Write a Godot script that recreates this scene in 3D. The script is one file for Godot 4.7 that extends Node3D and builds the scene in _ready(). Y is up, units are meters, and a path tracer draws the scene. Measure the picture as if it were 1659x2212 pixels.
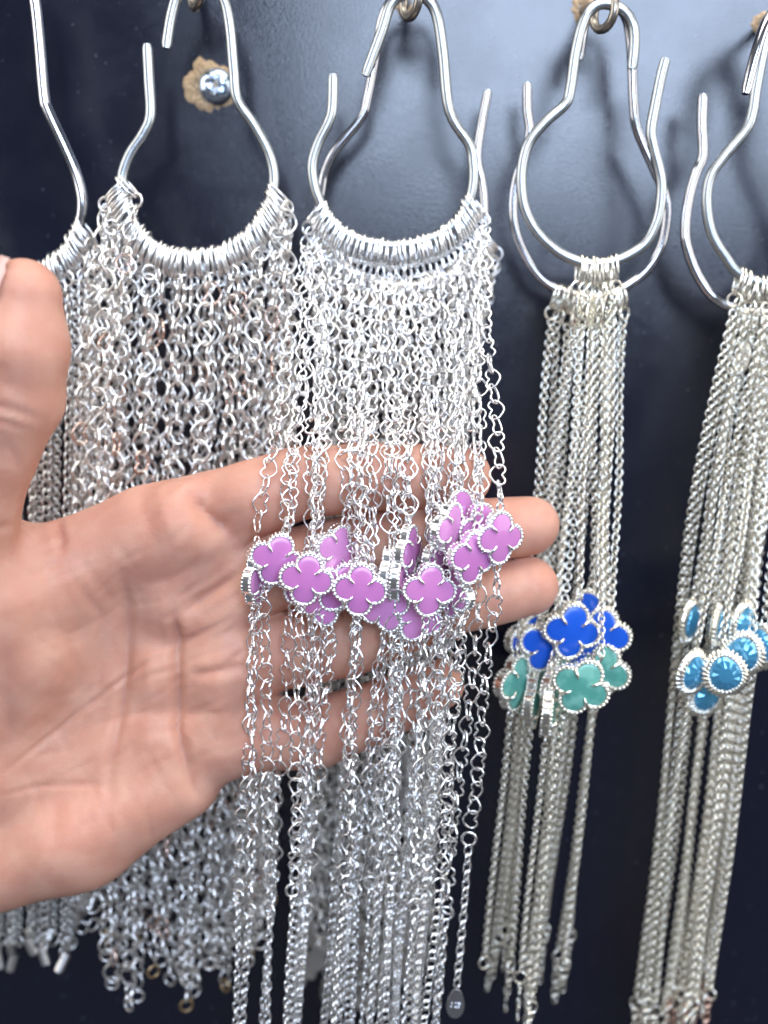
extends Node3D
# Lengths are millimetres in the helpers below; S turns them into metres when a mesh or a node is made.
const S := 0.001
const F := 2372.0
const EYE := Vector3(0, 0, 310)

var view: Basis
var M := {}
var shapes := {}
var used := {}
var rng := RandomNumberGenerator.new()
# the hand's field
var go: Vector3
var gn: Vector3i
var gh := 0.85
var front: PackedFloat32Array


class Shape:
	var v := PackedVector3Array()
	var n := PackedVector3Array()
	var uv := PackedVector2Array()
	var i := PackedInt32Array()

	func tri(a: int, b: int, c: int) -> void:
		i.append(a); i.append(b); i.append(c)

	# a flat-shaded triangle or quad
	func face(p: Array) -> void:
		var nn: Vector3 = (p[2] - p[0]).cross(p[1] - p[0]).normalized()
		var s := v.size()
		for q in p:
			v.append(q); n.append(nn)
		for k in range(1, p.size() - 1):
			tri(s, s + k, s + k + 1)

	# a swept wire; planar closed wires keep the given normal, others carry their frame along
	func wire(p: PackedVector3Array, r: Array, sides: int, closed := false, plane := Vector3.ZERO, tall := 1.0, caps := true) -> void:
		var m := p.size()
		var s := v.size()
		var nn := plane
		var first := true
		for k in m:
			var t: Vector3
			if closed:
				t = (p[(k + 1) % m] - p[(k + m - 1) % m]).normalized()
			else:
				t = (p[mini(k + 1, m - 1)] - p[maxi(k - 1, 0)]).normalized()
			if plane == Vector3.ZERO:
				if first:
					nn = t.cross(Vector3(0.3, 0.2, 0.93)).normalized()
					first = false
				else:
					nn = (nn - t * nn.dot(t)).normalized()
			var b := t.cross(nn).normalized()
			var rr: float = r[mini(k, r.size() - 1)]
			for j in sides:
				var a := TAU * (j + 0.5) / sides
				var d := b * cos(a) + nn * sin(a) * tall
				v.append(p[k] + d * rr)
				n.append((b * cos(a) * tall + nn * sin(a)).normalized())
		var rows := m if closed else m - 1
		for k in rows:
			for j in sides:
				var a := s + k * sides + j
				var b2 := s + k * sides + (j + 1) % sides
				var c := s + ((k + 1) % m) * sides + j
				var d2 := s + ((k + 1) % m) * sides + (j + 1) % sides
				tri(a, b2, c); tri(b2, d2, c)
		if not closed and caps:
			for e in [0, m - 1]:
				var out := (p[0] - p[1]).normalized() if e == 0 else (p[m - 1] - p[m - 2]).normalized()
				var c0 := v.size()
				v.append(p[e] + out * float(r[mini(e, r.size() - 1)]) * 0.25); n.append(out)
				for j in sides:
					v.append(v[s + e * sides + j]); n.append(out)
				for j in sides:
					tri(c0, c0 + 1 + j, c0 + 1 + (j + 1) % sides)

	func ball(c: Vector3, r: float, round_ := 6, rows := 4, squash := Vector3.ONE) -> void:
		var s := v.size()
		for a in rows + 1:
			for b in round_:
				var th := PI * a / rows
				var ph := TAU * b / round_
				var d := Vector3(sin(th) * cos(ph), cos(th), sin(th) * sin(ph))
				v.append(c + d * r * squash); n.append((d / squash).normalized())
		for a in rows:
			for b in round_:
				var p := s + a * round_ + b
				var q := s + a * round_ + (b + 1) % round_
				tri(p, q, p + round_); tri(q, q + round_, p + round_)

	# an outline extruded from z0 to z1, with a rounded shoulder of width e at the top
	func slab(o: PackedVector2Array, z0: float, z1: float, e: float, bottom := true) -> void:
		var m := o.size()
		var ctr := Vector2.ZERO
		for q in o:
			ctr += q / m
		var rings := [[0.0, z0], [0.0, z1 - e], [0.3 * e, z1 - 0.3 * e], [e, z1]]
		var s := v.size()
		for rg in rings:
			for k in m:
				var t := (o[(k + 1) % m] - o[(k + m - 1) % m]).normalized()
				var nn := Vector2(t.y, -t.x)
				var q: Vector2 = o[k] - nn * rg[0]
				v.append(Vector3(q.x, q.y, rg[1]))
				var up: float = 0.0 if rg[0] == 0.0 else (0.7 if rg[0] < e else 1.0)
				n.append(Vector3(nn.x * (1 - up), nn.y * (1 - up), up).normalized())
		for g in 3:
			for k in m:
				var a := s + g * m + k
				var b := s + g * m + (k + 1) % m
				tri(a, b, a + m); tri(b, b + m, a + m)
		var flat := PackedVector2Array()
		for k in m:
			var q := v[s + 3 * m + k]
			flat.append(Vector2(q.x, q.y))
		var cut := Geometry2D.triangulate_polygon(flat)
		var c0 := v.size()
		for q in flat:
			v.append(Vector3(q.x, q.y, z1)); n.append(Vector3(0, 0, 1))
		for k in range(0, cut.size(), 3):
			tri(c0 + cut[k], c0 + cut[k + 1], c0 + cut[k + 2])
		if bottom:
			cut = Geometry2D.triangulate_polygon(o)
			c0 = v.size()
			for q in o:
				v.append(Vector3(q.x, q.y, z0)); n.append(Vector3(0, 0, -1))
			for k in range(0, cut.size(), 3):
				tri(c0 + cut[k], c0 + cut[k + 1], c0 + cut[k + 2])

	func mesh() -> ArrayMesh:
		var idx := i.duplicate()
		for k in range(0, idx.size(), 3):
			var a := idx[k]
			var b := idx[k + 1]
			var c := idx[k + 2]
			if (v[c] - v[a]).cross(v[b] - v[a]).dot(n[a] + n[b] + n[c]) < 0.0:
				idx[k + 1] = c
				idx[k + 2] = b
		var w := PackedVector3Array()
		w.resize(v.size())
		for k in v.size():
			w[k] = v[k] * 0.001
		var arr := []
		arr.resize(Mesh.ARRAY_MAX)
		arr[Mesh.ARRAY_VERTEX] = w
		arr[Mesh.ARRAY_NORMAL] = n
		if uv.size() == v.size():
			arr[Mesh.ARRAY_TEX_UV] = uv
		arr[Mesh.ARRAY_INDEX] = idx
		var out := ArrayMesh.new()
		out.add_surface_from_arrays(Mesh.PRIMITIVE_TRIANGLES, arr)
		return out


# ---------------------------------------------------------------- small helpers
func P(px: float, py: float, z: float) -> Vector3:
	var d := view * Vector3(px - 829.5, 1106.0 - py, -F)
	return EYE + d * ((z - EYE.z) / d.z)


func numbered(called: String) -> String:
	var k: int = used.get(called, 0)
	used[called] = k + 1
	return called if k == 0 else "%s_%03d" % [called, k]


func tag(o: Node, label: String, category: String, group := "") -> void:
	o.set_meta("label", label)
	o.set_meta("category", category)
	if group:
		o.set_meta("group", group)


func thing(called: String, at: Vector3, label: String, category: String, group := "") -> Node3D:
	var o := Node3D.new()
	o.name = numbered(called)
	o.position = at * S
	tag(o, label, category, group)
	add_child(o)
	return o


func part(parent: Node3D, called: String, m: Mesh, mat: Material, x := Transform3D()) -> MeshInstance3D:
	var o := MeshInstance3D.new()
	o.mesh = m
	o.material_override = mat
	o.transform = Transform3D(x.basis, x.origin * S)
	var key := "n_" + called
	var k: int = parent.get_meta(key, 0)
	parent.set_meta(key, k + 1)
	o.name = called if k == 0 else "%s_%03d" % [called, k]
	parent.add_child(o)
	return o


func many(parent: Node3D, called: String, m: Mesh, mat: Material, xs: Array) -> void:
	var mm := MultiMesh.new()
	mm.transform_format = MultiMesh.TRANSFORM_3D
	mm.mesh = m
	mm.instance_count = xs.size()
	for k in xs.size():
		mm.set_instance_transform(k, Transform3D(xs[k].basis, xs[k].origin * S))
	var o := MultiMeshInstance3D.new()
	o.multimesh = mm
	o.material_override = mat
	o.name = called
	o.set_meta("kind", "stuff")
	parent.add_child(o, true)


func spline(p: PackedVector3Array, per: int, closed := false) -> PackedVector3Array:
	var out := PackedVector3Array()
	var m := p.size()
	var last := m if closed else m - 1
	for k in last:
		var a := p[(k + m - 1) % m] if closed else p[maxi(k - 1, 0)]
		var b := p[k]
		var c := p[(k + 1) % m]
		var d := p[(k + 2) % m] if closed else p[mini(k + 2, m - 1)]
		for j in per:
			out.append(b.cubic_interpolate(c, a, d, float(j) / per))
	if not closed:
		out.append(p[m - 1])
	return out


func lengths(p: PackedVector3Array) -> PackedFloat32Array:
	var l := PackedFloat32Array([0.0])
	for k in range(1, p.size()):
		l.append(l[k - 1] + p[k].distance_to(p[k - 1]))
	return l


# places along a path, every pitch mm, with y pointing back up the path and a twist about it
func places(p: PackedVector3Array, s0: float, s1: float, pitch: float, twist: float, alt: float, jitter: float) -> Array:
	var l := lengths(p)
	var out := []
	var k := 0
	var s := s0
	var n := 0
	var ends := minf(s1, l[l.size() - 1])
	while s <= ends:
		while k < l.size() - 2 and l[k + 1] < s:
			k += 1
		var t := (p[k + 1] - p[k]).normalized()
		var at := p[k] + t * (s - l[k])
		var y := -t
		var x := y.cross(Vector3(0, 0, 1)).cross(y) # towards the viewer, across the path
		var z := x.normalized()
		x = y.cross(z).normalized()
		var a := twist + (alt if n % 2 else 0.0) + rng.randf_range(-jitter, jitter)
		var b := Basis(x, y, z) * Basis(Vector3.UP, a)
		if rng.randf() < 0.5:
			b = b * Basis(Vector3.BACK, PI)
		b = b * Basis(Vector3.BACK, rng.randf_range(-0.1, 0.1))
		out.append(Transform3D(b, at))
		s += pitch
		n += 1
	return out


func noise(freq: float, kind := FastNoiseLite.TYPE_SIMPLEX_SMOOTH, octaves := 3, seed_ := 1) -> FastNoiseLite:
	var f := FastNoiseLite.new()
	f.noise_type = kind
	f.frequency = freq
	f.fractal_octaves = octaves
	f.seed = seed_
	return f


func noise_tex(f: FastNoiseLite, size := 512, ramp: Gradient = null) -> NoiseTexture2D:
	var t := NoiseTexture2D.new()
	t.width = size
	t.height = size
	t.seamless = true
	t.noise = f
	if ramp:
		t.color_ramp = ramp
	return t


func ramp2(a: Color, b: Color, lo := 0.3, hi := 0.7) -> Gradient:
	var g := Gradient.new()
	g.offsets = PackedFloat32Array([lo, hi])
	g.colors = PackedColorArray([a, b])
	return g


func metal(lin: Color, rough: float) -> StandardMaterial3D:
	var m := StandardMaterial3D.new()
	m.albedo_color = lin.linear_to_srgb()
	m.metallic = 1.0
	m.roughness = rough
	return m


func gloss(lin: Color, rough: float) -> StandardMaterial3D:
	var m := StandardMaterial3D.new()
	m.albedo_color = lin.linear_to_srgb()
	m.roughness = rough
	return m


# ---------------------------------------------------------------- materials
func make_materials() -> void:
	M.silver = metal(Color(0.95, 0.94, 0.93), 0.24)
	M.setting = metal(Color(0.93, 0.92, 0.91), 0.2)
	M.grey_silver = metal(Color(0.90, 0.875, 0.84), 0.3)
	M.warm_silver = metal(Color(0.93, 0.895, 0.80), 0.2)
	M.brass = metal(Color(0.62, 0.44, 0.24), 0.3)
	M.copper = metal(Color(0.78, 0.56, 0.46), 0.25)
	M.wire = metal(Color(0.52, 0.55, 0.565), 0.3)
	M.chrome = metal(Color(0.62, 0.62, 0.66), 0.1)
	M.wire.roughness_texture = noise_tex(noise(0.02, FastNoiseLite.TYPE_SIMPLEX_SMOOTH, 4, 5), 256, ramp2(Color(0.75, 0.75, 0.75), Color(1, 1, 1)))
	M.wire.roughness = 0.42
	M.wire.uv1_triplanar = true
	M.wire.uv1_scale = Vector3(60, 60, 60)
	M.steel = metal(Color(0.40, 0.36, 0.31), 0.35)
	M.screw = metal(Color(0.50, 0.60, 0.74), 0.2)
	M.lilac = gloss(Color(0.60, 0.215, 0.485), 0.12)
	M.lilac_pale = gloss(Color(0.64, 0.255, 0.52), 0.1)
	M.lilac_deep = gloss(Color(0.54, 0.185, 0.45), 0.15)
	M.blue = gloss(Color(0.012, 0.10, 0.58), 0.2)
	M.teal = gloss(Color(0.075, 0.27, 0.22), 0.2)
	M.teal.albedo_color = Color.WHITE
	M.teal.albedo_texture = noise_tex(noise(0.012, FastNoiseLite.TYPE_SIMPLEX_SMOOTH, 4, 9), 256, ramp2(Color(0.09, 0.32, 0.26).linear_to_srgb(), Color(0.20, 0.48, 0.39).linear_to_srgb()))
	M.teal.uv1_triplanar = true
	M.teal.uv1_scale = Vector3(60, 60, 60)
	M.gem = gloss(Color(0.08, 0.36, 0.60), 0.04)
	M.gem.clearcoat_enabled = true
	M.gem.clearcoat = 1.0
	M.gem.clearcoat_roughness = 0.03
	M.gem.metallic = 0.5

	var w := gloss(Color(0.0022, 0.0032, 0.013), 0.2)
	w.metallic_specular = 0.6
	w.heightmap_enabled = true
	w.heightmap_texture = noise_tex(noise(0.11, FastNoiseLite.TYPE_SIMPLEX_SMOOTH, 2, 3), 1024)
	w.heightmap_scale = 0.0027
	# dust specks and rubbed spots
	var dust := Gradient.new()
	dust.offsets = PackedFloat32Array([0.0, 0.845, 0.90, 1.0])
	dust.colors = PackedColorArray([Color(0.0022, 0.0032, 0.013).linear_to_srgb(), Color(0.0026, 0.0038, 0.014).linear_to_srgb(), Color(0.03, 0.035, 0.05).linear_to_srgb(), Color(0.16, 0.16, 0.17).linear_to_srgb()])
	w.albedo_color = Color.WHITE
	w.albedo_texture = noise_tex(noise(0.045, FastNoiseLite.TYPE_PERLIN, 2, 15), 1024, dust)
	w.roughness_texture = noise_tex(noise(0.006, FastNoiseLite.TYPE_SIMPLEX_SMOOTH, 4, 6), 512, ramp2(Color(0.8, 0.8, 0.8), Color(1, 1, 1)))
	w.roughness = 0.22
	w.uv1_triplanar = true
	w.uv1_world_triplanar = true
	w.uv1_scale = Vector3(14, 14, 14)
	M.wall = w
	var chip := gloss(Color(0.42, 0.27, 0.14), 0.9)
	chip.albedo_color = Color.WHITE
	chip.albedo_texture = noise_tex(noise(0.05, FastNoiseLite.TYPE_SIMPLEX_SMOOTH, 4, 7), 256, ramp2(Color(0.30, 0.18, 0.085).linear_to_srgb(), Color(0.68, 0.50, 0.32).linear_to_srgb()))
	chip.uv1_triplanar = true
	chip.uv1_scale = Vector3(90, 90, 90)
	M.chip = chip

	var s := StandardMaterial3D.new()
	s.albedo_texture = noise_tex(noise(0.011, FastNoiseLite.TYPE_SIMPLEX_SMOOTH, 5, 21), 512, ramp2(Color(0.57, 0.268, 0.186).linear_to_srgb(), Color(0.635, 0.338, 0.242).linear_to_srgb(), 0.25, 0.75))
	s.roughness = 0.5
	s.metallic_specular = 0.4
	s.subsurf_scatter_enabled = true
	s.subsurf_scatter_strength = 0.2
	s.heightmap_enabled = true
	s.heightmap_texture = noise_tex(noise(0.08, FastNoiseLite.TYPE_CELLULAR, 2, 4), 1024)
	s.heightmap_scale = 0.0045
	s.uv1_triplanar = true
	s.uv1_scale = Vector3(17, 17, 17)
	M.skin = s
	M.nail = gloss(Color(0.68, 0.42, 0.36), 0.25)
	M.cord_black = gloss(Color(0.015, 0.015, 0.017), 0.35)


# ---------------------------------------------------------------- shared meshes
func oval(a: float, b: float, r: float, segs: int, sides: int, tall := 1.0) -> ArrayMesh:
	var p := PackedVector3Array()
	for k in segs:
		var t := TAU * k / segs
		p.append(Vector3(cos(t) * a, sin(t) * b, 0))
	var sh := Shape.new()
	sh.wire(p, [r], sides, true, Vector3(0, 0, 1), tall)
	return sh.mesh()


func quatrefoil(off: float, r: float, per: int) -> PackedVector2Array:
	var t := (2 * off + sqrt(maxf(0.0, 4 * off * off - 8 * (off * off - r * r)))) / 4
	var half := PI - atan2(t, off - t) if t < off else atan2(t, t - off)
	var o := PackedVector2Array()
	for lobe in 4:
		for k in per:
			var a := -half + 2 * half * k / per
			o.append((Vector2(off, 0) + Vector2(cos(a), sin(a)) * r).rotated(lobe * PI / 2))
	return o


func spread(o: PackedVector2Array, n: int) -> PackedVector2Array:
	var l := [0.0]
	for k in o.size():
		l.append(l[k] + o[k].distance_to(o[(k + 1) % o.size()]))
	var out := PackedVector2Array()
	var k := 0
	for j in n:
		var s: float = l[o.size()] * j / n
		while l[k + 1] < s:
			k += 1
		out.append(o[k].lerp(o[(k + 1) % o.size()], (s - l[k]) / (l[k + 1] - l[k])))
	return out


func make_shapes() -> void:
	var h := PackedVector3Array()
	for q in [[0.2, 2.25], [1.0, 2.0], [1.38, 1.3], [1.1, 0.55], [0.72, 0.0], [1.1, -0.55], [1.38, -1.3], [1.0, -2.0], [0.2, -2.25], [-0.65, -1.85], [-1.4, -0.85], [-1.68, 0.0], [-1.4, 0.85], [-0.65, 1.85]]:
		h.append(Vector3(q[0] * 1.18 - 0.1, q[1] * 1.1, 0))
	var sh := Shape.new()
	sh.wire(spline(h, 2, true), [0.24], 6, true, Vector3(0, 0, 1), 1.25)
	shapes.heart = sh.mesh()
	var h2 := PackedVector3Array()
	for q in h:
		h2.append(Vector3(q.x * 0.86 + q.y * 0.05, q.y * 1.04, 0.12 * sin(q.y)))
	sh = Shape.new()
	sh.wire(spline(h2, 2, true), [0.23], 6, true, Vector3(0, 0, 1), 1.2)
	shapes.heart_slim = sh.mesh()
	shapes.big_heart = func_scaled(h, 1.2, 0.34)
	shapes.curb = oval(1.15, 1.6, 0.27, 16, 6)
	shapes.rolo = oval(0.86, 1.05, 0.205, 14, 6)
	shapes.end_ring = oval(1.9, 3.5, 0.34, 18, 6)
	shapes.jump = oval(1.75, 1.75, 0.33, 18, 6)
	shapes.small_jump = oval(1.15, 1.15, 0.26, 16, 6)
	var tx := TextMesh.new()
	var sf := SystemFont.new()
	sf.font_names = PackedStringArray(["Droid Sans"])
	tx.font = sf
	tx.text = "925"
	tx.font_size = 16
	tx.pixel_size = 0.00011
	tx.depth = 0.00012
	M.stamp = tx
	# the oval maker's tag
	var o := PackedVector2Array()
	for k in 20:
		var a := TAU * k / 20
		o.append(Vector2(cos(a) * 2.3 * (1.0 - 0.16 * sin(a)), sin(a) * 4.2))
	sh = Shape.new()
	sh.slab(o, -0.22, 0.22, 0.14)
	shapes.tag = sh.mesh()
	# the clover charm
	var outer := quatrefoil(3.1, 3.05, 14)
	var inner := quatrefoil(3.08, 2.38, 12)
	sh = Shape.new()
	sh.slab(outer, -1.1, 0.75, 0.25)
	shapes.setting = sh.mesh()
	sh = Shape.new()
	for q in spread(quatrefoil(3.1, 2.9, 14), 42):
		sh.ball(Vector3(q.x, q.y, 0.82), 0.45, 7, 4)
		sh.ball(Vector3(q.x, q.y, -1.05), 0.4, 6, 3)
	var lip := PackedVector3Array()
	for q in quatrefoil(3.08, 2.52, 12):
		lip.append(Vector3(q.x, q.y, 0.85))
	sh.wire(lip, [0.2], 5, true, Vector3(0, 0, 1))
	shapes.beads = sh.mesh()
	sh = Shape.new()
	# a slightly domed drop of enamel
	var steps := [[1.0, 0.4], [1.0, 0.92], [0.975, 1.06], [0.93, 1.15], [0.8, 1.30], [0.6, 1.46], [0.35, 1.58], [0.0, 1.62]]
	var im := inner.size()
	for g in steps.size():
		var slope: float = [0.0, 9.0, 2.6, 1.4, 1.0, 0.7, 0.4, 0.0][g] / 5.4
		for q in inner:
			var d := q.normalized()
			sh.v.append(Vector3(q.x * steps[g][0], q.y * steps[g][0], steps[g][1]))
			sh.n.append(Vector3(d.x, d.y, 0.0) if g == 0 else Vector3(d.x * slope, d.y * slope, 1.0).normalized())
	for g in steps.size() - 1:
		for k in im:
			var a := g * im + k
			var b := g * im + (k + 1) % im
			sh.tri(a, b, a + im)
			sh.tri(b, b + im, a + im)
	shapes.inlay = sh.mesh()
	sh = Shape.new()
	sh.wire(spline(PackedVector3Array([Vector3(3.05, 3.05, 0.7), Vector3(2.75, 2.75, 1.5), Vector3(2.2, 2.2, 1.85), Vector3(1.55, 1.55, 1.62)]), 3), [0.42, 0.42, 0.42, 0.41, 0.4, 0.38, 0.35, 0.31, 0.25, 0.16], 7)
	shapes.prong = sh.mesh()
	shapes.bail = oval(0.85, 0.95, 0.3, 14, 6)
	# the drop-shaped stone in its rope border
	var drop := PackedVector2Array()
	for k in 24:
		var a := TAU * k / 24 + PI / 2
		drop.append(Vector2(cos(a) * 3.6 * (1.0 - 0.14 * sin(a)), sin(a) * 4.0))
	sh = Shape.new()
	for k in 24:
		var a := drop[k]
		var b := drop[(k + 1) % 24]
		var lo := 0.72
		var up := 0.38
		sh.face([Vector3(a.x, a.y, 0), Vector3(b.x, b.y, 0), Vector3(b.x * lo, b.y * lo, 1.0 + 0.2 * (k % 2))])
		sh.face([Vector3(a.x, a.y, 0), Vector3(b.x * lo, b.y * lo, 1.0 + 0.2 * (k % 2)), Vector3(a.x * lo, a.y * lo, 1.2 - 0.2 * (k % 2))])
		sh.face([Vector3(a.x * lo, a.y * lo, 1.2 - 0.2 * (k % 2)), Vector3(b.x * lo, b.y * lo, 1.0 + 0.2 * (k % 2)), Vector3(a.x * up, a.y * up, 1.75)])
		sh.face([Vector3(b.x * lo, b.y * lo, 1.0 + 0.2 * (k % 2)), Vector3(b.x * up, b.y * up, 1.75), Vector3(a.x * up, a.y * up, 1.75)])
		sh.face([Vector3(a.x * up, a.y * up, 1.75), Vector3(b.x * up, b.y * up, 1.75), Vector3(0, 0, 1.85)])
	shapes.stone = sh.mesh()
	sh = Shape.new()
	var loop := PackedVector3Array()
	for q in drop:
		loop.append(Vector3(q.x, q.y, -0.2))
	sh.wire(loop, [0.85], 6, true, Vector3(0, 0, 1))
	for q in spread(drop, 30):
		var d := q.normalized()
		var t := Vector2(-d.y, d.x)
		sh.wire(PackedVector3Array([Vector3(q.x + d.x * 0.85 - t.x * 0.3, q.y + d.y * 0.85 - t.y * 0.3, -0.2), Vector3(q.x, q.y, 0.65), Vector3(q.x - d.x * 0.6 + t.x * 0.3, q.y - d.y * 0.6 + t.y * 0.3, 0.4)]), [0.3], 5)
	shapes.rope = sh.mesh()
	sh = Shape.new()
	sh.wire(PackedVector3Array([Vector3(0, 2.6, 0), Vector3(0, 2.4, 0), Vector3(0, -2.4, 0), Vector3(0, -2.6, 0)]), [1.1, 1.3, 1.3, 1.1], 12)
	shapes.tube_bead = sh.mesh()


func func_scaled(h: PackedVector3Array, k: float, r: float) -> ArrayMesh:
	var g := PackedVector3Array()
	for q in h:
		g.append(q * k)
	var sh := Shape.new()
	sh.wire(spline(g, 2, true), [r], 6, true, Vector3(0, 0, 1), 1.2)
	return sh.mesh()


# ---------------------------------------------------------------- the hand
func blend(a: float, b: float, k: float) -> float:
	var h := maxf(k - absf(a - b), 0.0) / k
	return minf(a, b) - h * h * k * 0.25


func bone(f: PackedFloat32Array, a: Vector3, b: Vector3, ra: float, rb: float, k: float) -> void:
	var pad := maxf(ra, rb) + 7.0
	var lo := a.min(b) - Vector3.ONE * pad
	var hi := a.max(b) + Vector3.ONE * pad
	var i0 := Vector3i(((lo - go) / gh).floor()).clamp(Vector3i.ZERO, gn - Vector3i.ONE)
	var i1 := Vector3i(((hi - go) / gh).ceil()).clamp(Vector3i.ZERO, gn - Vector3i.ONE)
	var ab := b - a
	var l2 := maxf(ab.length_squared(), 0.0001)
	var dr := rb - ra
	for z in range(i0.z, i1.z + 1):
		for y in range(i0.y, i1.y + 1):
			var row := (z * gn.y + y) * gn.x
			for x in range(i0.x, i1.x + 1):
				var p := go + Vector3(x, y, z) * gh - a
				var t := clampf(p.dot(ab) / l2, 0.0, 1.0)
				var d := (p - ab * t).length() - ra - dr * t
				if d < 7.0:
					var c := f[row + x]
					var h := k - absf(c - d)
					if h > 0.0:
						f[row + x] = minf(c, d) - h * h * 0.25 / k
					elif d < c:
						f[row + x] = d


func make_hand() -> void:
	go = Vector3(-172, -158, 22)
	gn = Vector3i(263, 254, 89)
	var count := gn.x * gn.y * gn.z
	var palm := PackedFloat32Array()
	palm.resize(count)
	palm.fill(9.0)
	var fing := palm.duplicate()
	# palm, heel, ball of the thumb, thumb: pixel of the photograph, depth, radius
	var wr := [Vector3(-390, 1560, 46), Vector3(-400, 1700, 46), Vector3(-420, 1960, 46)]
	var P3 := func(q: Vector3) -> Vector3: return P(q.x, q.y, q.z)
	for b in [
		[wr[0], Vector3(-120, 1360, 50), 15, 13], [Vector3(-120, 1360, 50), Vector3(330, 1160, 50), 13, 10.5],
		[wr[1], Vector3(-100, 1480, 47), 15, 13], [Vector3(-100, 1480, 47), Vector3(350, 1275, 47), 13, 10.0],
		[wr[1], Vector3(-100, 1600, 47), 15, 13], [Vector3(-100, 1600, 47), Vector3(370, 1410, 47), 13, 10.0],
		[wr[2], Vector3(-100, 1730, 50), 15, 14], [Vector3(-100, 1730, 50), Vector3(390, 1560, 49), 14, 10.5],
		[Vector3(-220, 1905, 52), Vector3(170, 1800, 53), 15, 13.0], [Vector3(170, 1800, 53), Vector3(385, 1680, 51), 13, 11],
		[Vector3(-200, 1500, 58), Vector3(-60, 1300, 60), 17, 17], [Vector3(-60, 1300, 60), Vector3(30, 1420, 56), 16, 13],
		[Vector3(90, 1250, 53), Vector3(-30, 1230, 58), 10, 14], [Vector3(90, 1250, 53), Vector3(300, 1170, 50), 10, 10],
		[Vector3(-200, 1500, 58), Vector3(-60, 1640, 54), 16, 14],
		[Vector3(30, 1420, 55), Vector3(-30, 1620, 53), 13, 13.5], [Vector3(440, 1130, 50), Vector3(470, 1300, 47), 9.5, 9.5], [Vector3(470, 1300, 47), Vector3(490, 1450, 47), 9.5, 9.5], [Vector3(490, 1450, 47), Vector3(500, 1580, 48), 9.5, 9.2],
	]:
		bone(palm, P3.call(b[0]), P3.call(b[1]), b[2], b[3], 7.0)
	for b in [
		[Vector3(-110, 1290, 62), Vector3(-78, 1075, 70), 15, 12.0], [Vector3(-78, 1075, 70), Vector3(32, 858, 76), 12.0, 9.9],
		[Vector3(30, 858, 76), Vector3(42, 750, 78), 9.9, 10.0], [Vector3(42, 750, 78), Vector3(51, 640, 78), 10.0, 7.9],
	]:
		bone(palm, P3.call(b[0]), P3.call(b[1]), b[2], b[3], 3.0)
	# fingers: knuckle, two joints and tip of each
	for fg in [
		[Vector3(330, 1150, 50), Vector3(645, 1045, 50), Vector3(850, 1028, 52), Vector3(996, 1030, 50), 10.6, 8.7, 7.8, 7.2],
		[Vector3(380, 1285, 48), Vector3(760, 1194, 48), Vector3(960, 1153, 50), Vector3(1143, 1134, 48), 10.6, 9.2, 7.9, 7.2],
		[Vector3(390, 1445, 48), Vector3(750, 1380, 48), Vector3(950, 1308, 50), Vector3(1141, 1266, 48), 10.8, 9.3, 8.0, 7.2],
		[Vector3(400, 1585, 49), Vector3(690, 1582, 47), Vector3(838, 1526, 49), Vector3(948, 1478, 48), 10.8, 8.6, 7.3, 6.3],
	]:
		for k in 3:
			bone(fing, P3.call(fg[k]), P3.call(fg[k + 1]), fg[4 + k], fg[5 + k], 0.9)
			# the fleshy pad between two creases
			var a: Vector3 = P3.call(fg[k]).lerp(P3.call(fg[k + 1]), 0.35 if k else 0.6)
			var b: Vector3 = P3.call(fg[k]).lerp(P3.call(fg[k + 1]), 0.72 if k else 0.78)
			bone(fing, a + Vector3(0, 0, 1.6), b + Vector3(0, 0, 1.5), fg[5 + k] - 0.9, fg[5 + k] - 1.1, 2.0)
	var T := PackedFloat32Array()
	T.resize(count)
	for k in count:
		var a := palm[k]
		var b := fing[k]
		var h := 5.0 - absf(a - b)
		T[k] = minf(a, b) - (h * h * 0.05 if h > 0.0 else 0.0)
	# how far towards the viewer the hand reaches at each place
	front = PackedFloat32Array()
	front.resize(gn.x * gn.y)
	front.fill(-100.0)
	# surface nets
	var where := PackedInt32Array()
	where.resize(count)
	where.fill(-1)
	var vs := PackedVector3Array()
	var sx := gn.x
	var sxy := gn.x * gn.y
	var corners := [0, 1, sx, sx + 1, sxy, sxy + 1, sxy + sx, sxy + sx + 1]
	var at := [Vector3(0, 0, 0), Vector3(1, 0, 0), Vector3(0, 1, 0), Vector3(1, 1, 0), Vector3(0, 0, 1), Vector3(1, 0, 1), Vector3(0, 1, 1), Vector3(1, 1, 1)]
	var edges := [[0, 1], [2, 3], [4, 5], [6, 7], [0, 2], [1, 3], [4, 6], [5, 7], [0, 4], [1, 5], [2, 6], [3, 7]]
	var cells := []
	for z in gn.z - 1:
		for y in gn.y - 1:
			var row := (z * gn.y + y) * gn.x
			for x in gn.x - 1:
				var c := row + x
				if absf(T[c]) > 2.0:
					continue
				var inside := 0
				for k in 8:
					if T[c + corners[k]] < 0.0:
						inside += 1
				if inside == 0 or inside == 8:
					continue
				var sum := Vector3.ZERO
				var n := 0
				for e in edges:
					var fa := T[c + corners[e[0]]]
					var fb := T[c + corners[e[1]]]
					if (fa < 0.0) != (fb < 0.0):
						sum += at[e[0]].lerp(at[e[1]], fa / (fa - fb))
						n += 1
				where[c] = vs.size()
				var p := go + (Vector3(x, y, z) + sum / n) * gh
				vs.append(p)
				cells.append(c)
				front[y * gn.x + x] = maxf(front[y * gn.x + x], p.z)
	var idx := PackedInt32Array()
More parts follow.
